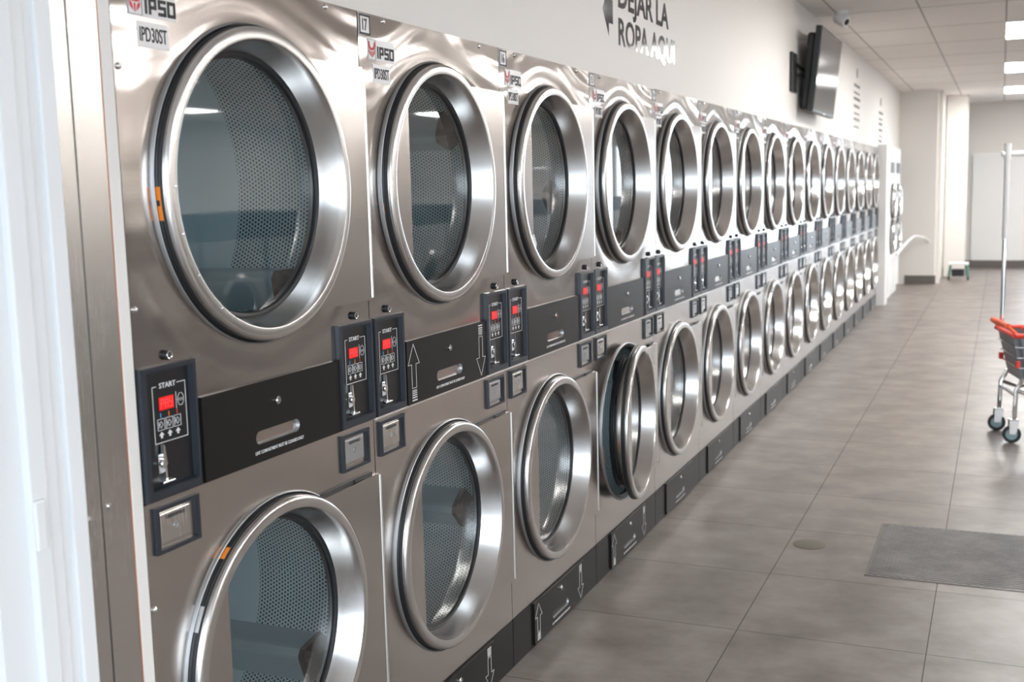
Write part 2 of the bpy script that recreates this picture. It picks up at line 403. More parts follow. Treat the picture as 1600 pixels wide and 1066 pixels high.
def make_dryer():
    t = thing('stacked_dryer', (0, 0, 0), '', 'dryer', GRP)
    b = newbm(); x0 = -.78
    for q in ((.004, .008, .01, 1.895), (.792, .796, .01, 1.895)): box(b, x0, -.031, *q)
    box(b, x0, -.031, .008, .792, 1.885, 1.895); box(b, x0, x0+.01, .008, .792, .01, 1.885); box(b, x0, -.031, .008, .792, .945, .957); box(b, x0, -.02, .008, .792, .003, .012)
    build('cabinet', b, m_body, t)
    build('upper_front_panel', front_panel(ZU, .954, 1.902), m_up, t)
    build('lower_front_panel', front_panel(ZL, .157, .950), m_lo, t)
    b = newbm(); box(b, -.01, .007, .002, .798, .9475, .9535, .001); build('seam_trim', b, m_edge, t)
    # black plinth
    b = newbm(); box(b, -.02, .001, .0015, .7985, .0, .155, .001); build('plinth', b, m_lint, t)
    for (z0, z1, nm, zl, zh, dz) in ((.953, 1.116, 'lint_door', 1.069, 1.003, 0), (.008, .150, 'lint_door', .125, .052, 0)):
        b = newbm(); ly0, ly1 = .163, .643
        # plate with an oval opening for the pull
        hy0, hy1, hr = .338, .466, .0135
        outer = []; n = 24
        path = [(hy1+hr*math.cos(a), zh+hr*math.sin(a)) for a in [-PI/2+PI*i/n for i in range(n+1)]]+[(hy0+hr*math.cos(a), zh+hr*math.sin(a)) for a in [PI/2+PI*i/n for i in range(n+1)]]
        cc = ((hy0+hy1)/2, zh)
        def ed(y, z):
            dy, dz_ = y-cc[0], z-cc[1]; s = 1e9
            if dy > 1e-9: s = min(s, (ly1-cc[0])/dy)
            if dy < -1e-9: s = min(s, (ly0-cc[0])/dy)
            if dz_ > 1e-9: s = min(s, (z1-cc[1])/dz_)
            if dz_ < -1e-9: s = min(s, (z0-cc[1])/dz_)
            return cc[0]+dy*s, cc[1]+dz_*s
        E_ = [ed(*p) for p in path]
        for cyy, czz in ((ly0, z0), (ly0, z1), (ly1, z0), (ly1, z1)):   # snap nearest border point to the corners
            k = min(range(len(E_)), key=lambda i: (E_[i][0]-cyy)**2+(E_[i][1]-czz)**2); E_[k] = (cyy, czz)
        A = [b.verts.new((.008, *p)) for p in path]; B_ = [b.verts.new((.008, *p)) for p in E_]; D = [b.verts.new((.0005, *p)) for p in E_]
        for i in range(len(path)):
            j = (i+1) % len(path)
            if (B_[i].co-B_[j].co).length > 1e-6: b.faces.new((A[i], B_[i], B_[j], A[j])); b.faces.new((B_[i], D[i], D[j], B_[j]))
            else: b.faces.new((A[i], B_[i], A[j]))
        ld = build(nm, b, m_lint, t, fix=False)
        b = newbm(); rr = [b.verts.new((.0078, *p)) for p in path]
        sc = [b.verts.new((-.014, cc[0]+(p[0]-cc[0])*.9, cc[1]+(p[1]-cc[1])*.75)) for p in path]
        for i in range(len(path)): j = (i+1) % len(path); b.faces.new((rr[i], rr[j], sc[j], sc[i]))
        b.faces.new(sc); build('pull_recess', b, m_body, ld, fix=False)
        b = newbm(); cyl(b, .0085, .402, zl, .008, .013, 20, .001); cyl(b, .0055, .402, zl, .013, .0145, 16); lk = build('lock', b, m_chrome, ld, True)
        b = newbm(); text_bm(b, 'LINT COMPARTMENT MUST BE CLEANED DAILY', .0082, .320, zh-.033, .0068, .172, th=.0004, bold=.01)
        build('warning_print', b, m_print, ld)
    # coin control panels
    for side, y0 in (('l', .0), ('r', .645)):
        b = newbm(); z0, z1 = .953, 1.194; w_ = .151
        iy0, iy1, iz0, iz1 = y0+.016, y0+.139, .972, 1.184
        H = .0125
        O = [(y0+.001, z0), (y0+w_, z0), (y0+w_, z1), (y0+.001, z1)]; I = [(iy0, iz0), (iy1, iz0), (iy1, iz1), (iy0, iz1)]
        I2 = [(iy0+.001, iz0+.004), (iy1-.002, iz0+.004), (iy1-.002, iz1-.001), (iy0+.001, iz1-.001)]
        L = []
        for pts, x in ((O, .0005), ([(y+(.002 if y < y0+.05 else -.002), z+(.002 if z < 1.1 else -.002)) for y, z in O], H), (I, H), (I2, .0008)):
            L.append([b.verts.new((x, y, z)) for y, z in pts])
        for k in range(3):
            for i in range(4): j = (i+1) % 4; b.faces.new((L[k][i], L[k][j], L[k+1][j], L[k+1][i]))
        bmesh.ops.bevel(b, geom=[e for e in b.edges if abs(e.verts[0].co.x-H) < 1e-5 and abs(e.verts[1].co.x-H) < 1e-5], offset=.0015, segments=2, affect='EDGES')
        cp = build('coin_panel', b, m_bezel, t)
        b = newbm(); box(b, .0005, .0012, iy0, iy1, iz0, iz1); build('panel_face', b, m_black, cp)
        X = .0013; yo = y0+.0055
        b = newbm()
        fr = [(yo+.058-.014, 1.155), (yo+.034, 1.155), (yo+.034, 1.053), (yo+.122, 1.053), (yo+.122, 1.155), (yo+.100, 1.155)]
        strokes(b, poly(fr, False), X, .0013)
        text_bm(b, 'START', X, yo+.0745, 1.1505, .0092, .044, bold=.012, align='CENTER')
        for c in (.052, .074, .096):
            strokes(b, poly([(yo+c-.009, 1.0755), (yo+c+.009, 1.0755), (yo+c+.009, 1.0955), (yo+c-.009, 1.0955)]), X, .0009)
            strokes(b, poly([(yo+c-.005, 1.0855), (yo+c, 1.0795), (yo+c+.005, 1.0855), (yo+c, 1.0915)]), X, .0009)
            strokes(b, [((yo+c-.006, 1.0795), (yo+c-.006, 1.0915)), ((yo+c-.006, 1.0855), (yo+c-.001, 1.0855))], X, .0007)
            prism(b, [(yo+c-.007, 1.066), (yo+c-.0025, 1.066), (yo+c-.0025, 1.061), (yo+c+.0025, 1.061), (yo+c+.0025, 1.066), (yo+c+.007, 1.066), (yo+c, 1.0725)], X, X+.0005)
        oc = [(yo+.108+.0085*math.cos(a), 1.123+.012*math.sin(a)) for a in [PI/8+PI/4*i for i in range(8)]]
        strokes(b, poly(oc), X, .0008); strokes(b, [((yo+.0955, 1.108), (yo+.0955, 1.138)), ((yo+.0955, 1.123), (yo+.1, 1.123)), ((yo+.102, 1.124), (yo+.114, 1.124)), ((yo+.103, 1.121), (yo+.113, 1.121))], X, .0009)
        build('panel_print', b, m_print, cp)
        b = newbm(); box(b, X, X+.001, yo+.050, yo+.088, 1.111, 1.134); ds = build('display', b, m_red, cp)
        b = newbm(); segs = {'P': 'abefg', 'A': 'abcefg', 'Y': 'bcdfg'}
        for i, ch in enumerate('PAY'):
            a = yo+.0535+i*.0118; wch = .0070; z_ = 1.1150; hh = .0076
            S7 = {'a': ((a, z_+2*hh), (a+wch, z_+2*hh)), 'b': ((a+wch, z_+hh), (a+wch, z_+2*hh)), 'c': ((a+wch, z_), (a+wch, z_+hh)), 'd': ((a, z_), (a+wch, z_)), 'e': ((a, z_), (a, z_+hh)), 'f': ((a, z_+hh), (a, z_+2*hh)), 'g': ((a, z_+hh), (a+wch, z_+hh))}
            strokes(b, [S7[s_] for s_ in segs[ch]], X+.001, .0016, .0003)
        build('digits', b, m_redl, ds)
        for c, mm in ((.052, m_blue), (.074, m_oran), (.096, m_redp)):
            b = newbm(); strokes(b, [((yo+c, 1.0985), (yo+c, 1.1055))], X, .0018); build('heat_mark', b, mm, cp)
        b = newbm(); cx_ = yo+.045
        box(b, X, X+.003, cx_-.009, cx_+.009, .999, 1.034, .001)
        prism(b, [(cx_-.001, 1.052), (cx_+.003, 1.050), (cx_+.007, 1.020), (cx_+.001, 1.014), (cx_-.002, 1.030)], X+.003, X+.009)
        cyl(b, .0085, cx_, 1.017, X, X+.010, 20, .002)
        prism(b, [(cx_+.000, 1.012), (cx_+.005, 1.012), (cx_+.006, .986), (cx_+.001, .986)], X+.001, X+.009)
        box(b, X, X+.016, cx_-.014, cx_+.018, .9825, .9865, .001)
        build('coin_chute', b, m_chrome, cp)
        b = newbm(); yl = yo+.077; zl = 1.208
        cyl(b, .0092, yl, zl, .0, .009, 20, .0015); lk = build('lock', b, m_rub, t, True)
        b = newbm(); lathe(b, [(.0078, .0092), (.0068, .0100), (.0052, .0092)], yl, zl, 20); box(b, .0091, .0097, yl-.0008, yl+.0008, zl-.003, zl+.003); build('keyway', b, m_chrome, lk, True)
        # coin box door below
        b = newbm(); q0, q1, z0, z1 = y0+.022, y0+.142, .853, .940
        if side == 'r': q0, q1 = y0+.003, y0+.123
        L = []
        for d, x in ((0, .0005), (.001, .008), (.008, .008), (.0095, -.008)):
            L.append([b.verts.new((x, y, z)) for y, z in ((q0+d, z0+d), (q1-d, z0+d), (q1-d, z1-d), (q0+d, z1-d))])
        for k in range(3):
            for i in range(4): j = (i+1) % 4; b.faces.new((L[k][i], L[k][j], L[k+1][j], L[k+1][i]))
        cb_ = build('coin_box', b, m_bezel, t)
        b = newbm(); box(b, -.02, -.0055, q0+.012, q1-.012, z0+.012, z1-.012); build('box_lining', b, m_black, cb_)
        b = newbm(); box(b, -.005, .0055, q0+.012, q1-.026, z0+.018, z1-.013, .002); pl = build('coin_box_door', b, m_side if side == 'l' else m_body, cb_)
        yc = (q0+q1)/2-.007; zc = (z0+z1)/2+.001
        b = newbm(); lathe(b, [(.00001, .0062), (.003, .0062), (.0036, .0070), (.0062, .0070), (.0066, .0054)], yc, zc, 20); box(b, .0063, .0068, yc-.0008, yc+.0008, zc-.002, zc+.002)
        build('lock', b, m_body, pl, True)
        b = newbm(); text_bm(b, 'GREENWALD', .0055, yc, zc+.0175, .0062, .050, bold=.02, align='CENTER'); build('maker_print', b, m_ink, pl)
    # upper and lower door, collar and drum
    for zc, mm in ((ZU, 0), (ZL, 1)):
        b = newbm(); lathe(b, [(.3125, .0), (.3128, .0045), (.3150, .006), (.3170, .0045), (.3180, .0)], CY, zc, 96)
        build('opening_collar', b, m_body, t, True)
        b = newbm(); lathe(b, [(.3125, .002), (.304, .000), (.300, -.001), (.295, -.006), (.297, -.020), (.315, -.036), (.360, -.046), (.377, -.050)], CY, zc, 96)
        col = build('opening_gasket', b, m_rub, t, True)
        hx, hy = .008, .7955
        b = newbm(); pts = [(.7905, zc+.267), (.7905, zc-.267)]
        r0 = .297; a_ = math.asin(.267/r0)
        pts += [(CY+r0*math.cos(-a_+2*a_*i/40), zc+r0*math.sin(-a_+2*a_*i/40)) for i in range(41)]
        prism(b, pts, .003, .015)
        bmesh.ops.bevel(b, geom=[e for e in b.edges if all(v.co.y > .78 for v in e.verts)], offset=.0012, segments=2, affect='EDGES')
        door = build('door', b, m_door, t, origin=(hx, hy, zc))
        def dp(nm, bm_, m_, sm=True, fx=True):
            bm_.transform(Matrix.Translation((-hx, -hy, -zc))); return build(nm, bm_, m_, door, sm, fix=fx)
        b = newbm()
        prof = [(.3030, -.002), (.3045, .004), (.3050, .012), (.3075, .0155), (.3090, .0195), (.3085, .0240), (.3065, .0275), (.3035, .0295), (.3000, .0303), (.2860, .0306), (.2838, .0300), (.2825, .0280), (.2775, .014), (.2715, -.004), (.2670, -.018), (.2640, -.027), (.2615, -.034), (.2590, -.036)]
        lathe(b, prof, CY, zc, 120); dp('door_ring', b, m_ring)
        b = newbm(); lathe(b, [(.3040, .000), (.3095, .001), (.3103, .0045), (.3080, .0075), (.3100, .0090), (.3100, .0125), (.3075, .0145), (.3045, .0145)], CY, zc, 96); dp('edge_seal', b, m_rub)
        b = newbm(); lathe(b, [(.2640, -.030), (.2610, -.0275), (.2560, -.029), (.2540, -.034), (.2550, -.040), (.2520, -.044), (.2560, -.050), (.2680, -.052)], CY, zc, 96); dp('glass_gasket', b, m_rub)
        b = newbm(); disc(b, .2585, CY, zc, -.034, 96); g = dp('door_glass', b, m_glass, False, False)
        b = newbm(); A0 = math.acos(.200/.2825); npt = 30
        pts = [(CY-.2825*math.cos(-A0+2*A0*i/npt), zc+.2825*math.sin(-A0+2*A0*i/npt)) for i in range(npt+1)]
        prism(b, pts, .0205, .0225); dp('pull_plate', b, m_door, False)
        b = newbm()
        tube(b, [(hx+.005, .7955, zc+.262), (hx+.005, .7955, zc-.262)], .0048, 10)
        box(b, .001, .0135, .791, .7985, zc-.263, zc+.263, .001); dp('hinge', b, m_edge, False)
        for dz in (.23, -.20):
            b = newbm(); lathe(b, [(.00001, .0172), (.0035, .0165), (.0045, .0145), (.0045, .013)], .7955, zc+dz, 12); dp('hinge_screw', b, m_chrome)
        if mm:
            b = newbm(); box(b, .0003, .006, .535, .775, zc+.2675, zc+.2745); box(b, .0003, .010, .690, .735, zc+.268, zc+.2735); build('top_gap_shade', b, m_rub, t)  # black strip put in for the shadow gap above the lower door plate
        # drum
        b = newbm(); n = 96; R = .378; uvl = b.loops.layers.uv.new('UVMap')
        prof = [(.345, -.052), (R, -.056), (R, -.12), (R, -.20), (R, -.28), (R, -.36), (R, -.60)]
        rings = [[b.verts.new((x, r*math.cos(2*PI*i/n), r*math.sin(2*PI*i/n))) for r, x in prof] for i in range(n)]
        for i in range(n):
            j = (i+1) % n
            for k in range(len(prof)-1):
                f = b.faces.new((rings[i][k], rings[i][k+1], rings[j][k+1], rings[j][k]))
                for lp, (ii, kk) in zip(f.loops, ((i, k), (i, k+1), (i+1, k+1), (i+1, k))): lp[uvl].uv = (ii*2*PI*R/n, -.05-prof[kk][1])
        f = b.faces.new([rings[i][-1] for i in range(n)])
        for lp in f.loops: lp[uvl].uv = (0, 2.)
        dr = build('drum', b, m_drum, t, True, fix=True); dr.location = (0, CY, zc)
        for k in range(3):
            a = 2*PI*k/3; b = newbm()
            sec = [(-.060, R-.004), (-.016, R-.058), (-.009, R-.064), (.009, R-.064), (.016, R-.058), (.060, R-.004)]
            A = []
            for x in (-.135, -.60):
                A.append([b.verts.new((x, q*math.cos(a)-r*math.sin(a), q*math.sin(a)+r*math.cos(a))) for q, r in sec])
            for i in range(5): b.faces.new((A[0][i], A[1][i], A[1][i+1], A[0][i+1]))
            lf = build('lifter', b, m_lift, dr)
            b = newbm(); A = []
            for x, s_ in ((-.150, 1.02), (-.135, 1.02), (-.108, .55)):
                A.append([b.verts.new((x, q*s_*math.cos(a)-(R-(R-r)*s_)*math.sin(a), q*s_*math.sin(a)+(R-(R-r)*s_)*math.cos(a))) for q, r in sec])
            for k2 in range(2):
                for i in range(5): b.faces.new((A[k2][i], A[k2+1][i], A[k2+1][i+1], A[k2][i+1]))
            b.faces.new(A[2]); build('lifter_end', b, m_lcap, dr)
    # nameplates and screws
    b = newbm(); box(b, .0, .0012, .042, .167, 1.7965, 1.846, .0005); npl = build('brand_plate', b, m_plate, t)
    b = newbm(); X = .0013
    def L_(pts, close=False): strokes(b, poly(pts, close), X, .0062, .0005)
    zb, zt = 1.8055, 1.8275
    L_([(.088, zb), (.088, zt)])
    L_([(.098, zb), (.098, zt), (.112, zt), (.112, zb+.009), (.098, zb+.009)])
    L_([(.137, zt), (.122, zt), (.122, zb+.011), (.137, zb+.011), (.137, zb), (.122, zb)])
    L_([(.146, zb), (.146, zt), (.162, zt), (.162, zb)], True)
    build('brand_letters', b, m_ink, npl)
    b = newbm(); ly, lz = .060, 1.803
    for s_ in (-1, 1):
        prism(b, [(ly+s_*.0004, lz+.0165), (ly+s_*.0004, lz+.0215), (ly+s_*.005, lz+.0225), (ly+s_*.0085, lz+.027), (ly+s_*.0105, lz+.037), (ly+s_*.0150, lz+.036), (ly+s_*.0155, lz+.026), (ly+s_*.0125, lz+.0185), (ly+s_*.006, lz+.0165)], X, X+.0006)
        prism(b, [(ly+s_*.0140, lz+.0175), (ly+s_*.0125, lz+.009), (ly+s_*.0045, lz+.002), (ly+s_*.0050, lz+.008), (ly+s_*.0080, lz+.0145)], X, X+.0006)
    prism(b, [(ly-.0012, lz), (ly+.0012, lz), (ly+.0024, lz+.014), (ly-.0024, lz+.014)], X, X+.0006)
    build('brand_emblem', b, m_logo, npl)
    b = newbm(); strokes(b, poly([(.0435, 1.7985), (.0775, 1.7985), (.0775, 1.844), (.0435, 1.844)]), X, .0006); build('emblem_frame', b, m_ink, npl)
    b = newbm(); box(b, .0, .0012, .063, .143, 1.745, 1.789, .0005); mp = build('model_plate', b, m_plate, t)
    b = newbm(); text_bm(b, 'IPD30ST', X, .103, 1.7555, .0245, .070, bold=.008, align='CENTER'); build('model_letters', b, m_ink, mp)
    b = newbm(); box(b, .0, .0010, .006, .057, 1.851, 1.898, .0003); nm = build('number_plate', b, m_plate, t)
    b = newbm(); strokes(b, poly([(.009, 1.854), (.054, 1.854), (.054, 1.895), (.009, 1.895)]), .0011, .0048, .0005); build('number_frame', b, m_ink, nm)
    for yy, zz in ((.011, 1.708), (.011, 1.297), (.12, 1.892), (.667, 1.892), (.009, .759), (.009, .33)):
        b = newbm(); lathe(b, [(.00001, .0055), (.003, .005), (.0055, .003), (.006, .0)], yy, zz, 14); build('screw', b, m_chrome, t, True)
    return t
def kids(o): return [c for c in bpy.data.objects if c.parent == o]
KID = {}
def copy_tree(o, parent=None):
    c = o.copy(); C.objects.link(c)
    if parent: c.parent = parent
    KID.setdefault(c.name, [])
    for ch in KIDS[o.name]:
        KIDS.setdefault(c.name, []).append(copy_tree(ch, c))
    KIDS.setdefault(c.name, [])
    return c
proto = make_dryer()
KIDS = {}
for o_ in list(bpy.data.objects): KIDS[o_.name] = []
for o_ in list(bpy.data.objects):
    if o_.parent: KIDS[o_.parent.name].append(o_)
dry = [proto]+[copy_tree(proto) for _ in range(NU-1)]
LAB = ['nearest stainless stacked dryer, cut by the left edge, upper door without its pull plate',
       'stainless stacked dryer with number plate 17 and arrows printed on its black middle panel',
       'stainless stacked dryer with number plate 16, a chipped pull plate on its upper door',
       'stainless stacked dryer numbered 15, its lower round door standing ajar',
       'fifth stainless stacked dryer from the left, just beyond the one with the open lower door',
       'sixth stainless stacked dryer from the left, the sign AQUI above its far side wall',
       'seventh stainless stacked dryer from the left, second beyond the fifth one',
       'eighth stainless stacked dryer from the left along the row',
       'ninth stainless stacked dryer from the left, right below the television mount',
       'tenth stainless stacked dryer from the left, below the wall mounted television',
       'eleventh stainless stacked dryer from the left, sixth from the far end',
       'fifth stainless stacked dryer counted from the white end panel',
       'fourth stainless stacked dryer counted from the white end panel',
       'third stainless stacked dryer counted from the white end panel',
       'second stainless stacked dryer counted from the white end panel',
       'farthest stainless stacked dryer, touching the white end panel']
LAB[5] = 'sixth stainless stacked dryer from the left, between the fifth and seventh round doors'
def byname(o, nm): return [c for c in KIDS[o.name] if c.name.split('.')[0] == nm]
for k, d in enumerate(dry):
    d.location = (0, YS+k*P, 0); d['label'] = LAB[k]
    dr = byname(d, 'drum')
    for q, r_ in enumerate(dr):
        if k < 3: r_.rotation_euler = (([-129, 0], [-65, -96], [23, 90])[k][q]*PI/180, 0, 0)
        else: r_.rotation_euler = (random.uniform(0, 6), 0, 0)
    nm = byname(d, 'number_plate')[0]
    b = newbm(); text_bm(b, str(18-k), .0011, .0315, 1.862, .026, .021 if 18-k > 9 else .011, bold=.02, align='CENTER'); build('number', b, m_ink, nm)
# first dryer: upper pull plate missing, bare screw holes and warning label stay; no bright seam
d0 = dry[0]
def kill(o):
    for c in KIDS[o.name]: kill(c)
    bpy.data.objects.remove(o)
dup_, dlow = byname(d0, 'door')
def up_first(lst): return sorted(lst, key=lambda o: -o.location.z)
dup_, dlow = up_first([dup_, dlow])
for c in list(byname(dup_, 'pull_plate')): KIDS[dup_.name].remove(c); kill(c)
for c in byname(d0, 'seam_trim'): KIDS[d0.name].remove(c); kill(c)
off = Vector((-.008, -.7955, -ZU))
for a in (123, 143, 163, 180, 197, 214, 232):
    b = newbm(); a = math.radians(a); yy = CY+.2885*math.cos(a); zz = ZU+.2885*math.sin(a)
    lathe(b, [(.00001, .0318), (.0022, .0314), (.0028, .0303)], yy, zz, 10); b.transform(Matrix.Translation(off)); build('ring_screw', b, m_chrome, dup_, True)
def ring_label(door, zc, a0, a1, m_, x0=.0015, x1=.0140, nm='warning_label'):
    b = newbm(); lathe(b, [(.3108, x0), (.3108, x1)], CY, zc, 10, a0=math.radians(a0), a1=math.radians(a1))
    b.transform(Matrix.Translation((-.008, -.7955, -zc))); return build(nm, b, m_, door)
ring_label(dup_, ZU, 180, 191, m_olabel)
ring_label(dup_, ZU, 184.4, 186.2, m_ink, .004, .011, 'label_symbol')
ring_label(dlow, ZL, 124, 129, m_olabel); ring_label(dlow, ZL, 147, 156, m_plate)
ring_label(up_first(byname(dry[1], 'door'))[0], ZU, 188, 193, m_olabel, .0015, .005)
# arrows
def arrow(d, nm_door, zlo, zhi, yy, upw, X=.0084):
    b = newbm(); L = zhi-zlo; s = 1 if upw else -1; z0 = zlo if upw else zhi; hw, sw = .030, .0115; hl = .052*L/.145
    pts = [(yy-sw, z0+s*L*.22), (yy-sw, z0+s*(L-hl)), (yy-hw, z0+s*(L-hl)), (yy, z0+s*L), (yy+hw, z0+s*(L-hl)), (yy+sw, z0+s*(L-hl)), (yy+sw, z0+s*L*.22)]
    strokes(b, poly(pts, True), X, .0014)
    for i, f in enumerate((.0, .05, .09, .125, .155, .18)):
        z = z0+s*L*f; strokes(b, [((yy-sw, z), (yy+sw, z))], X, .0034-.0004*i)
    build('printed_arrow', b, m_print, nm_door)
for k in (1, 2, 3):
    ld = byname(dry[k], 'lint_door')
    for l_ in ld:
        top = max(v.co.z for v in l_.data.vertices) > .5
        if top and k > 1: continue
        z0, z1 = (.962, 1.106) if top else (.018, .140)
        arrow(dry[k], l_, z0, z1, .197, True); arrow(dry[k], l_, z0, z1, .603, False)
# chipped grey tape on the third upper door
b = newbm(); prism(b, [(.158, 1.342), (.185, 1.350), (.205, 1.318), (.195, 1.292), (.176, 1.300)], .0225, .0265); b.transform(Matrix.Translation(off))
build('tape_patch', b, m_print, up_first(byname(dry[2], 'door'))[0])
# fourth lower door ajar
dj = up_first(byname(dry[3], 'door'))[1]; dj.rotation_euler = (0, 0, math.radians(6.0))
gk = up_first(byname(dry[3], 'opening_gasket'))
b = newbm(); lathe(b, [(.3135, .0072), (.3105, .0072)], CY, ZL, 10, a0=math.radians(188), a1=math.radians(200)); build('warning_label', b, m_olabel, dry[3])

# ------------------------------------------------------------------ wall lettering
sg = thing('wall_sign', (-.014, 0, 0), 'charcoal vinyl sign on cream wall reading DEJAR LA ROPA AQUI beside an arrow', 'sign')
b = newbm(); text_bm(b, 'DEJAR LA', .0, 4.318, 2.183, .100, .728, bold=.028); text_bm(b, 'ROPA AQUI', .0, 4.318, 2.040, .100, .825, bold=.024)
build('lettering', b, m_letter, sg)
b = newbm(); za = 2.150
prism(b, [(4.129, za), (4.200, za-.092), (4.200, za-.044), (4.250, za-.044), (4.250, za+.044), (4.200, za+.044), (4.200, za+.092)], 0, .0006); build('arrow', b, m_letter, sg)
for (yy, w_, z0, z1, lb) in ((11.95, .50, 2.03, 2.66, 'column of small dark vinyl lettering on cream wall just beyond the television'), (14.45, .45, 1.98, 2.52, 'dark vinyl lettering on cream wall above the end of the dryer row')):
    s2 = thing('wall_sign', (-.014, 0, 0), lb, 'sign'); b = newbm(); z = z1
    random.seed(3)
    cyl(b, .05, yy+w_*.5, z-.07, 0, .0006, 20); build('round_badge', b, m_letter, s2); b = newbm()
    z -= .2
    while z > z0:
        h = random.choice((.045, .03)); x = yy+random.uniform(0, .06)
        while x < yy+w_:
            l_ = random.uniform(.03, .07); strokes(b, [((x, z), (x+l_, z))], 0, h*.5); strokes(b, [((x, z-h*.3), (x, z+h*.3))], 0, .012); x += l_+.03
        z -= h+.028
    build('lettering', b, m_letter, s2)

# ------------------------------------------------------------------ television
tv = thing('television', (.125, 8.985, 2.30), 'black flat television tilted down on a wall arm', 'television')
tilt = Matrix.Rotation(math.radians(6), 4, 'Y')
def tvp(nm, bm_, m_, par=tv, sm=False):
    bm_.transform(tilt); return build(nm, bm_, m_, par, sm)
b = newbm(); box(b, -.030, .016, -.54, .54, -.300, .300, .006); box(b, -.095, -.030, -.46, .46, -.285, .26, .02); hs = tvp('housing', b, m_tv)
b = newbm(); box(b, .0162, .0172, -.527, .527, -.284, .288); tvp('screen', b, m_scr)
b = newbm(); box(b, .016, .020, -.06, .06, -.297, -.288); tvp('logo_bar', b, m_print)
b = newbm(); box(b, -.137, -.118, -.80, -.60, -.17, .10, .004)
build('wall_plate', b, m_tv, tv)
b = newbm(); tube(b, [(-.115, -.72, .03), (-.112, -.5, .02), (-.108, -.2, 0), (-.09, 0, 0)], .012, 8); tube(b, [(-.115, -.72, -.05), (-.112, -.5, -.04), (-.108, -.2, -.02), (-.09, 0, -.02)], .010, 8); build('swing_arm', b, m_tv, tv, True)

# ------------------------------------------------------------------ security camera
sc_ = thing('security_camera', (.215, 9.15, ZC), 'small white security camera hanging from ceiling near the television', 'camera')
def zl(bm_, prof, n=24):
    lathe(bm_, prof, 0, 0, n); bm_.transform(Matrix.Rotation(-PI/2, 4, 'Y')); return bm_
b = zl(newbm(), [(.00001, 0), (.045, 0), (.045, -.02), (.03, -.03), (.00001, -.03)]); build('mount', b, m_wplast, sc_, True)
b = lathe(newbm(), [(.00001, -.07), (.03, -.068), (.042, -.05), (.044, .03), (.038, .05), (.00001, .052)], 0, 0, 24)
Mx = Matrix.Translation((0, 0, -.065)) @ Matrix.Rotation(math.radians(-35), 4, 'Z') @ Matrix.Rotation(math.radians(25), 4, 'Y')
b.transform(Mx); build('body', b, m_wplast, sc_, True)
b = lathe(newbm(), [(.00001, .056), (.020, .055), (.024, .0525)], 0, 0, 20); b.transform(Mx); build('lens', b, m_tv, sc_, True)

# ------------------------------------------------------------------ ceiling lights
def led(x, y, lb):
    t = thing('ceiling_light', (x, y, ZC), lb, 'ceiling light', 'LED panels in the ceiling')
    f = newbm()
    for q in ((-.3, .3, -.6, -.585), (-.3, .3, .585, .6), (-.3, -.285, -.585, .585), (.285, .3, -.585, .585)): box(f, *q, -.012, 0)
    build('frame', f, m_white, t)
    f = newbm(); box(f, -.285, .285, -.585, .585, -.008, -.001); build('diffuser', f, m_led, t)
NAME = {3: 'nearest of the three bright square LED panels at the right edge of the ceiling', 4: 'middle one of the three bright LED panels at the right edge of the ceiling', 5: 'farthest of the three bright LED panels at the right edge of the ceiling'}
for i in range(2, 6):
    led(1.65, .3+3.6*i, NAME.get(i, 'bright LED ceiling panel overhead, out of view and seen only in reflections'))
for i in range(15):
    led((4.35, 7.05, 9.50)[i//5], 2.7+3.6*(i%5), 'bright LED ceiling panel overhead, out of view and seen only in reflections')

# ------------------------------------------------------------------ floor plate and drain
b = newbm(); box(b, .94, 1.66, 4.365, 5.055, .0, .004, .001)
t = thing('access_cover', (0, 0, 0), 'worn ribbed rectangular floor cover plate set in the tiles', 'floor cover')
build('cover_plate', b, m_mat, t)
b = newbm()
for q in ((.928, .94, 4.353, 5.067), (1.66, 1.672, 4.353, 5.067), (.94, 1.66, 4.353, 4.365), (.94, 1.66, 5.055, 5.067)): box(b, *q, 0, .003)
build('frame', b, m_base, t)
b = newbm(); zl(b, [(.00001, .0), (.066, .0), (.066, .002), (.060, .003), (.00001, .003)], 40); b.transform(Matrix.Translation((.675, 4.67, 0)))
dn = build('drain_cover', b, mat('dull_brass_cover', (.13, .115, .085), .5, .3), None, True); tag(dn, 'small round drab drain cap in a floor tile', 'drain cover')

# ------------------------------------------------------------------ white machines past the end panel
def stack_washer(y, lb):
    t = thing('white_stacked_machine', (0, y, 0), lb, 'dryer', 'white machines at the far end')
    b = newbm(); box(b, -.75, .08, .005, .795, .1, 1.93, .006); box(b, -.75, .05, .01, .79, 0, .1); build('cabinet', b, m_white, t)
    for z in (1.24, .80):
        b = newbm(); lathe(b, [(.215, .08), (.215, .115), (.195, .13), (.165, .12), (.155, .09)], .4, z, 48); dr_ = build('door_ring', b, m_ring, t, True)
        b = newbm(); lathe(b, [(.155, .092), (.12, .11), (.00001, .118)], .4, z, 40); build('door_glass', b, m_black, dr_, True)
        b = newbm(); lathe(b, [(.216, .081), (.235, .081), (.235, .090), (.216, .095)], .4, z, 48); build('door_seal', b, m_rub, t, True)
    b = newbm(); box(b, .08, .088, .15, .65, 1.60, 1.74, .002); build('control_panel', b, m_bezel, t)
stack_washer(14.95, 'white stacked machine with two dark round doors, just past the white end panel')
stack_washer(15.78, 'white stacked machine next to the partition wall, half hidden by the one before it')
b = newbm(); tube(b, [(.16, 15.2, .57), (.18, 15.5, .62), (.22, 16.2, .69), (.24, 16.9, .72), (.26, 17.3, .71), (.36, 17.45, .68), (.42, 17.52, .62)], .018, 10)
tag(build('grab_rail', b, m_wplast, None, True), 'curved white rail running low past the white machines to the partition', 'rail')

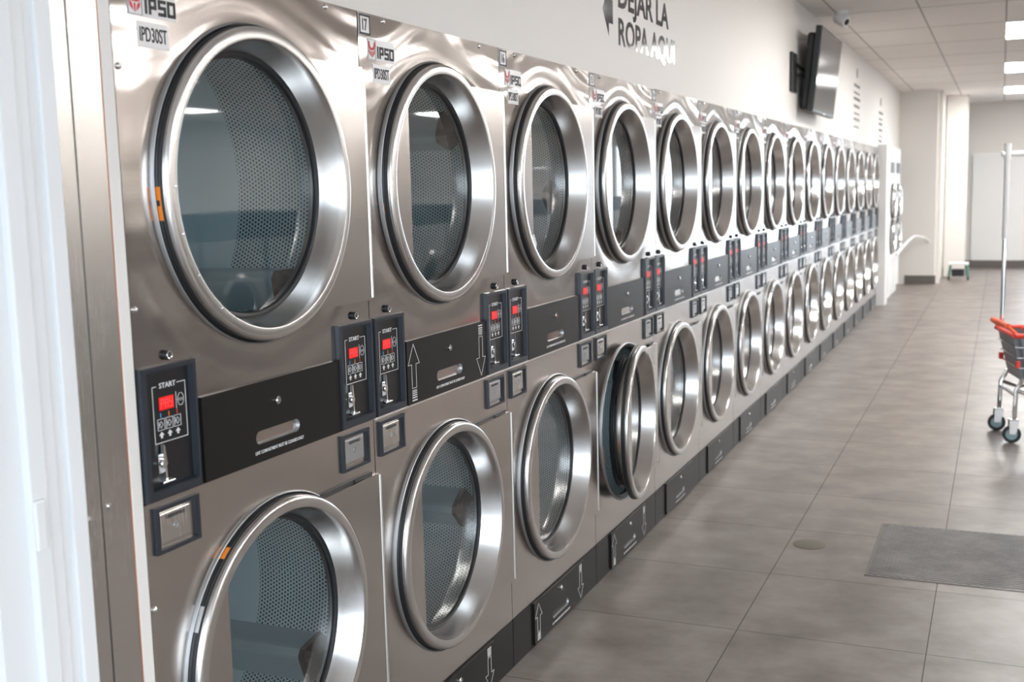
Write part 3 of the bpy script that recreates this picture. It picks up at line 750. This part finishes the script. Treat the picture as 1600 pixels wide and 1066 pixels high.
# ------------------------------------------------------------------ small green-legged trolley far away
m_green = mat('green_plastic', (.05, .22, .14), .4)
t = thing('mop_trolley', (.80, 18.45, 0), 'small low trolley with green legs standing by the far column', 'trolley')
b = newbm(); box(b, -.14, .14, -.12, .12, .225, .26, .006); build('top_tray', b, m_white, t)
for sx in (-1, 1):
    for sy in (-1, 1):
        b = newbm(); tube(b, [(sx*.115, sy*.09, .225), (sx*.135, sy*.10, .05)], .016, 8); lg = build('leg', b, m_green, t, True)
        b = newbm(); lathe(b, [(.00001, -.012), (.025, -.012), (.025, .012), (.00001, .012)], 0, 0, 14); b.transform(Matrix.Translation((sx*.135, sy*.10, .025))); build('caster', b, m_rub, lg, True)
b = newbm(); box(b, -.10, .08, -.07, .07, .05, .16, .01); build('bucket', b, m_rub, t)

# ------------------------------------------------------------------ laundry cart
m_cgrey = mat('grey_cart_plastic', (.20, .21, .23), .4); m_cred = mat('red_cart_plastic', (.72, .05, .03), .35); m_corg = mat('orange_red_grip', (.80, .11, .03), .4)
ct = thing('laundry_cart', (1.435, 7.085, 0), 'wheeled laundry cart with grey basket, red rim and tall pole at the right edge', 'cart', rz=math.radians(13.6))
# local: basket spans x 0..0.62, y -.24..+.24
b = newbm()
lo = [(.03, -.165), (.52, -.165), (.52, .165), (.03, .165)]; hi = [(-.025, -.205), (.60, -.205), (.60, .205), (-.025, .205)]
def sl(pts, z): return [b.verts.new((x, y, z)) for x, y in pts]
A = sl(lo, .355); B_ = sl(hi, .612); B2 = sl([(x+(.012 if x < .3 else -.012), y+(.012 if y < 0 else -.012)) for x, y in hi], .612); A2 = sl([(x+(.012 if x < .3 else -.012), y+(.012 if y < 0 else -.012)) for x, y in lo], .367)
for i in range(4):
    j = (i+1) % 4; b.faces.new((A[i], A[j], B_[j], B_[i])); b.faces.new((B_[i], B_[j], B2[j], B2[i])); b.faces.new((B2[i], B2[j], A2[j], A2[i]))
b.faces.new(A[::-1]); b.faces.new(A2)
bmesh.ops.bevel(b, geom=[e for e in b.edges if abs(e.verts[0].co.z-e.verts[1].co.z) > .1], offset=.03, segments=3, affect='EDGES')
bk = build('basket', b, m_cgrey, ct, True)
for z, k_ in ((.43, .3), (.49, .53), (.55, .76)):
    b = newbm(); e = .004
    pts = [(lo[i][0]+(hi[i][0]-lo[i][0])*k_, lo[i][1]+(hi[i][1]-lo[i][1])*k_) for i in range(4)]
    cx_ = .29
    pts = [(x+(-e if x < .3 else e), y+(-e if y < 0 else e)) for x, y in pts]
    for i in range(4): tube(b, [(*pts[i], z), (*pts[(i+1) % 4], z)], .004, 6)
    build('wire_band', b, m_chrome, bk, True)
b = newbm(); rim = hi
for i in range(4): 
    x0_, y0_ = rim[i]; x1_, y1_ = rim[(i+1) % 4]; tube(b, [(x0_, y0_, .615), (x1_, y1_, .615)], .014, 8)
build('red_rim', b, m_cred, ct, True)
b = newbm(); tube(b, [(-.055, -.17, .665), (-.065, 0, .67), (-.055, .17, .665)], .017, 10); tube(b, [(-.055, -.17, .665), (-.01, -.19, .62)], .010, 8); tube(b, [(-.055, .17, .665), (-.01, .19, .62)], .010, 8)
build('push_handle', b, m_corg, ct, True)
for y_ in (-.195, .17):
    b = newbm(); box(b, -.012, .012, y_, y_+.025, .43, .47, .004); build('red_bumper', b, m_cred, ct)
b = newbm()
for sy in (-1, 1):
    tube(b, [(.035, sy*.165, .37), (.00, sy*.17, .30), (-.005, sy*.17, .13)], .013, 10)
    tube(b, [(.52, sy*.165, .37), (.55, sy*.17, .30), (.56, sy*.17, .13)], .013, 10)
    tube(b, [(.0, sy*.17, .30), (.10, sy*.17, .265), (.28, sy*.17, .30), (.46, sy*.17, .265), (.55, sy*.17, .30)], .011, 8)
tube(b, [(.0, -.17, .27), (.0, .17, .27)], .011, 8); tube(b, [(.55, -.17, .27), (.55, .17, .27)], .011, 8)
build('frame', b, m_chrome, ct, True)
for sx, sy in ((0, -1), (0, 1), (1, -1), (1, 1)):
    cx_, cy_ = (-.005 if sx == 0 else .56), sy*.17
    b = newbm(); box(b, cx_-.03, cx_+.02, cy_-.020, cy_-.015, .05, .135, .002); box(b, cx_-.03, cx_+.02, cy_+.015, cy_+.020, .05, .135, .002); box(b, cx_-.03, cx_+.02, cy_-.02, cy_+.02, .128, .138, .002); fk = build('caster_fork', b, m_chrome, ct)
    b = newbm(); lathe(b, [(.030, -.013), (.046, -.013), (.050, -.008), (.050, .008), (.046, .013), (.030, .013)], 0, 0, 28)
    R_ = Matrix.Translation((cx_-.012, cy_, .050)) @ Matrix.Rotation(math.radians(90-15), 4, 'Z'); b.transform(R_); wl = build('wheel', b, m_rub, fk, True)
    b = newbm(); cyl(b, .031, 0, 0, -.0145, .0145, 24, .004); b.transform(R_); build('hub', b, mat('blue_grey_hub', (.25, .36, .37), .4), fk, True)
b = newbm(); tube(b, [(-.0, .185, .60), (-.0, .185, 1.66), ], .0125, 10); tube(b, [(.58, .185, .60), (.58, .185, 1.66)], .0125, 10)
po = build('hanging_pole', b, m_chrome, ct, True)
b = newbm(); tube(b, [(-.03, .185, 1.63), (.61, .185, 1.63)], .016, 10); tube(b, [(0, .185, 1.60), (0, .185, 1.69)], .021, 12); build('top_bar', b, m_wplast, ct, True)
b = newbm(); tube(b, [(0, .185, 1.14), (0, .185, 1.60)], .0165, 12); build('pole_sleeve', b, m_wplast, ct, True)
# clothes in the cart
def cloth(nm, cx_, cy_, cz_, sx, sy, sz, col, lb, seed):
    b = newbm(); bmesh.ops.create_icosphere(b, subdivisions=4, radius=1); random.seed(seed)
    ph = [random.uniform(0, 6) for _ in range(6)]
    for v_ in b.verts:
        c = v_.co; n_ = 1+.10*math.sin(5*c.x+ph[0]+2*c.z)+.08*math.sin(7*c.y+ph[1]+3*c.x)+.05*math.sin(13*c.z+ph[2]+4*c.y)
        v_.co = Vector((c.x*sx*n_, c.y*sy*n_, max(c.z, -.8)*sz*n_))
    m3 = mat('fabric_'+nm, col, .85)
    o_ = build(nm, b, m3, None, True); o_.location = ct.location+Matrix.Rotation(math.radians(13.6), 3, 'Z') @ Vector((cx_, cy_, cz_-.03)); tag(o_, lb, 'clothes', 'laundry in the cart')
cloth('dark_garment', .28, -.02, .50, .17, .14, .085, (.015, .018, .03), 'dark navy crumpled garment in the cart basket', 1)
cloth('red_garment', .18, .0, .66, .10, .11, .035, (.7, .05, .05), 'red folded cloth on top of the laundry in the cart', 2)
cloth('white_garment', .40, .03, .66, .09, .11, .04, (.75, .75, .75), 'white crumpled cloth beside the red one in the cart', 3)

# ------------------------------------------------------------------ opposite row of washers, seen in the reflections
m_wash = mat('grey_washer_enamel', (.40, .385, .375), .35); m_wtop = mat('dark_washer_console', (.03, .03, .033), .35)
def washer(i, y):
    t = thing('front_load_washer', (3.75, y, 0), 'grey front load washer on the opposite wall, seen only in reflections', 'washer', 'washers on the opposite wall')
    b = newbm(); box(b, .0, .85, .005, .735, .12, 1.18, .008); build('cabinet', b, m_wash, t)
    b = newbm(); box(b, .02, .83, .005, .735, 0, .12); build('plinth', b, m_base, t)
    b = newbm(); box(b, .01, .75, .01, .73, 1.18, 1.38, .01); build('console', b, m_wtop, t)
    b = newbm(); lathe(b, [(.25, .0), (.25, -.03), (.22, -.045), (.18, -.03), (.17, -.01)], .37, .68, 40); d_ = build('door_ring', b, m_ring, t, True)
    b = newbm(); lathe(b, [(.172, -.012), (.12, -.03), (.00001, -.035)], .37, .68, 32); build('door_glass', b, m_black, d_, True)
for i in range(16): washer(i, 4.2+i*.78)
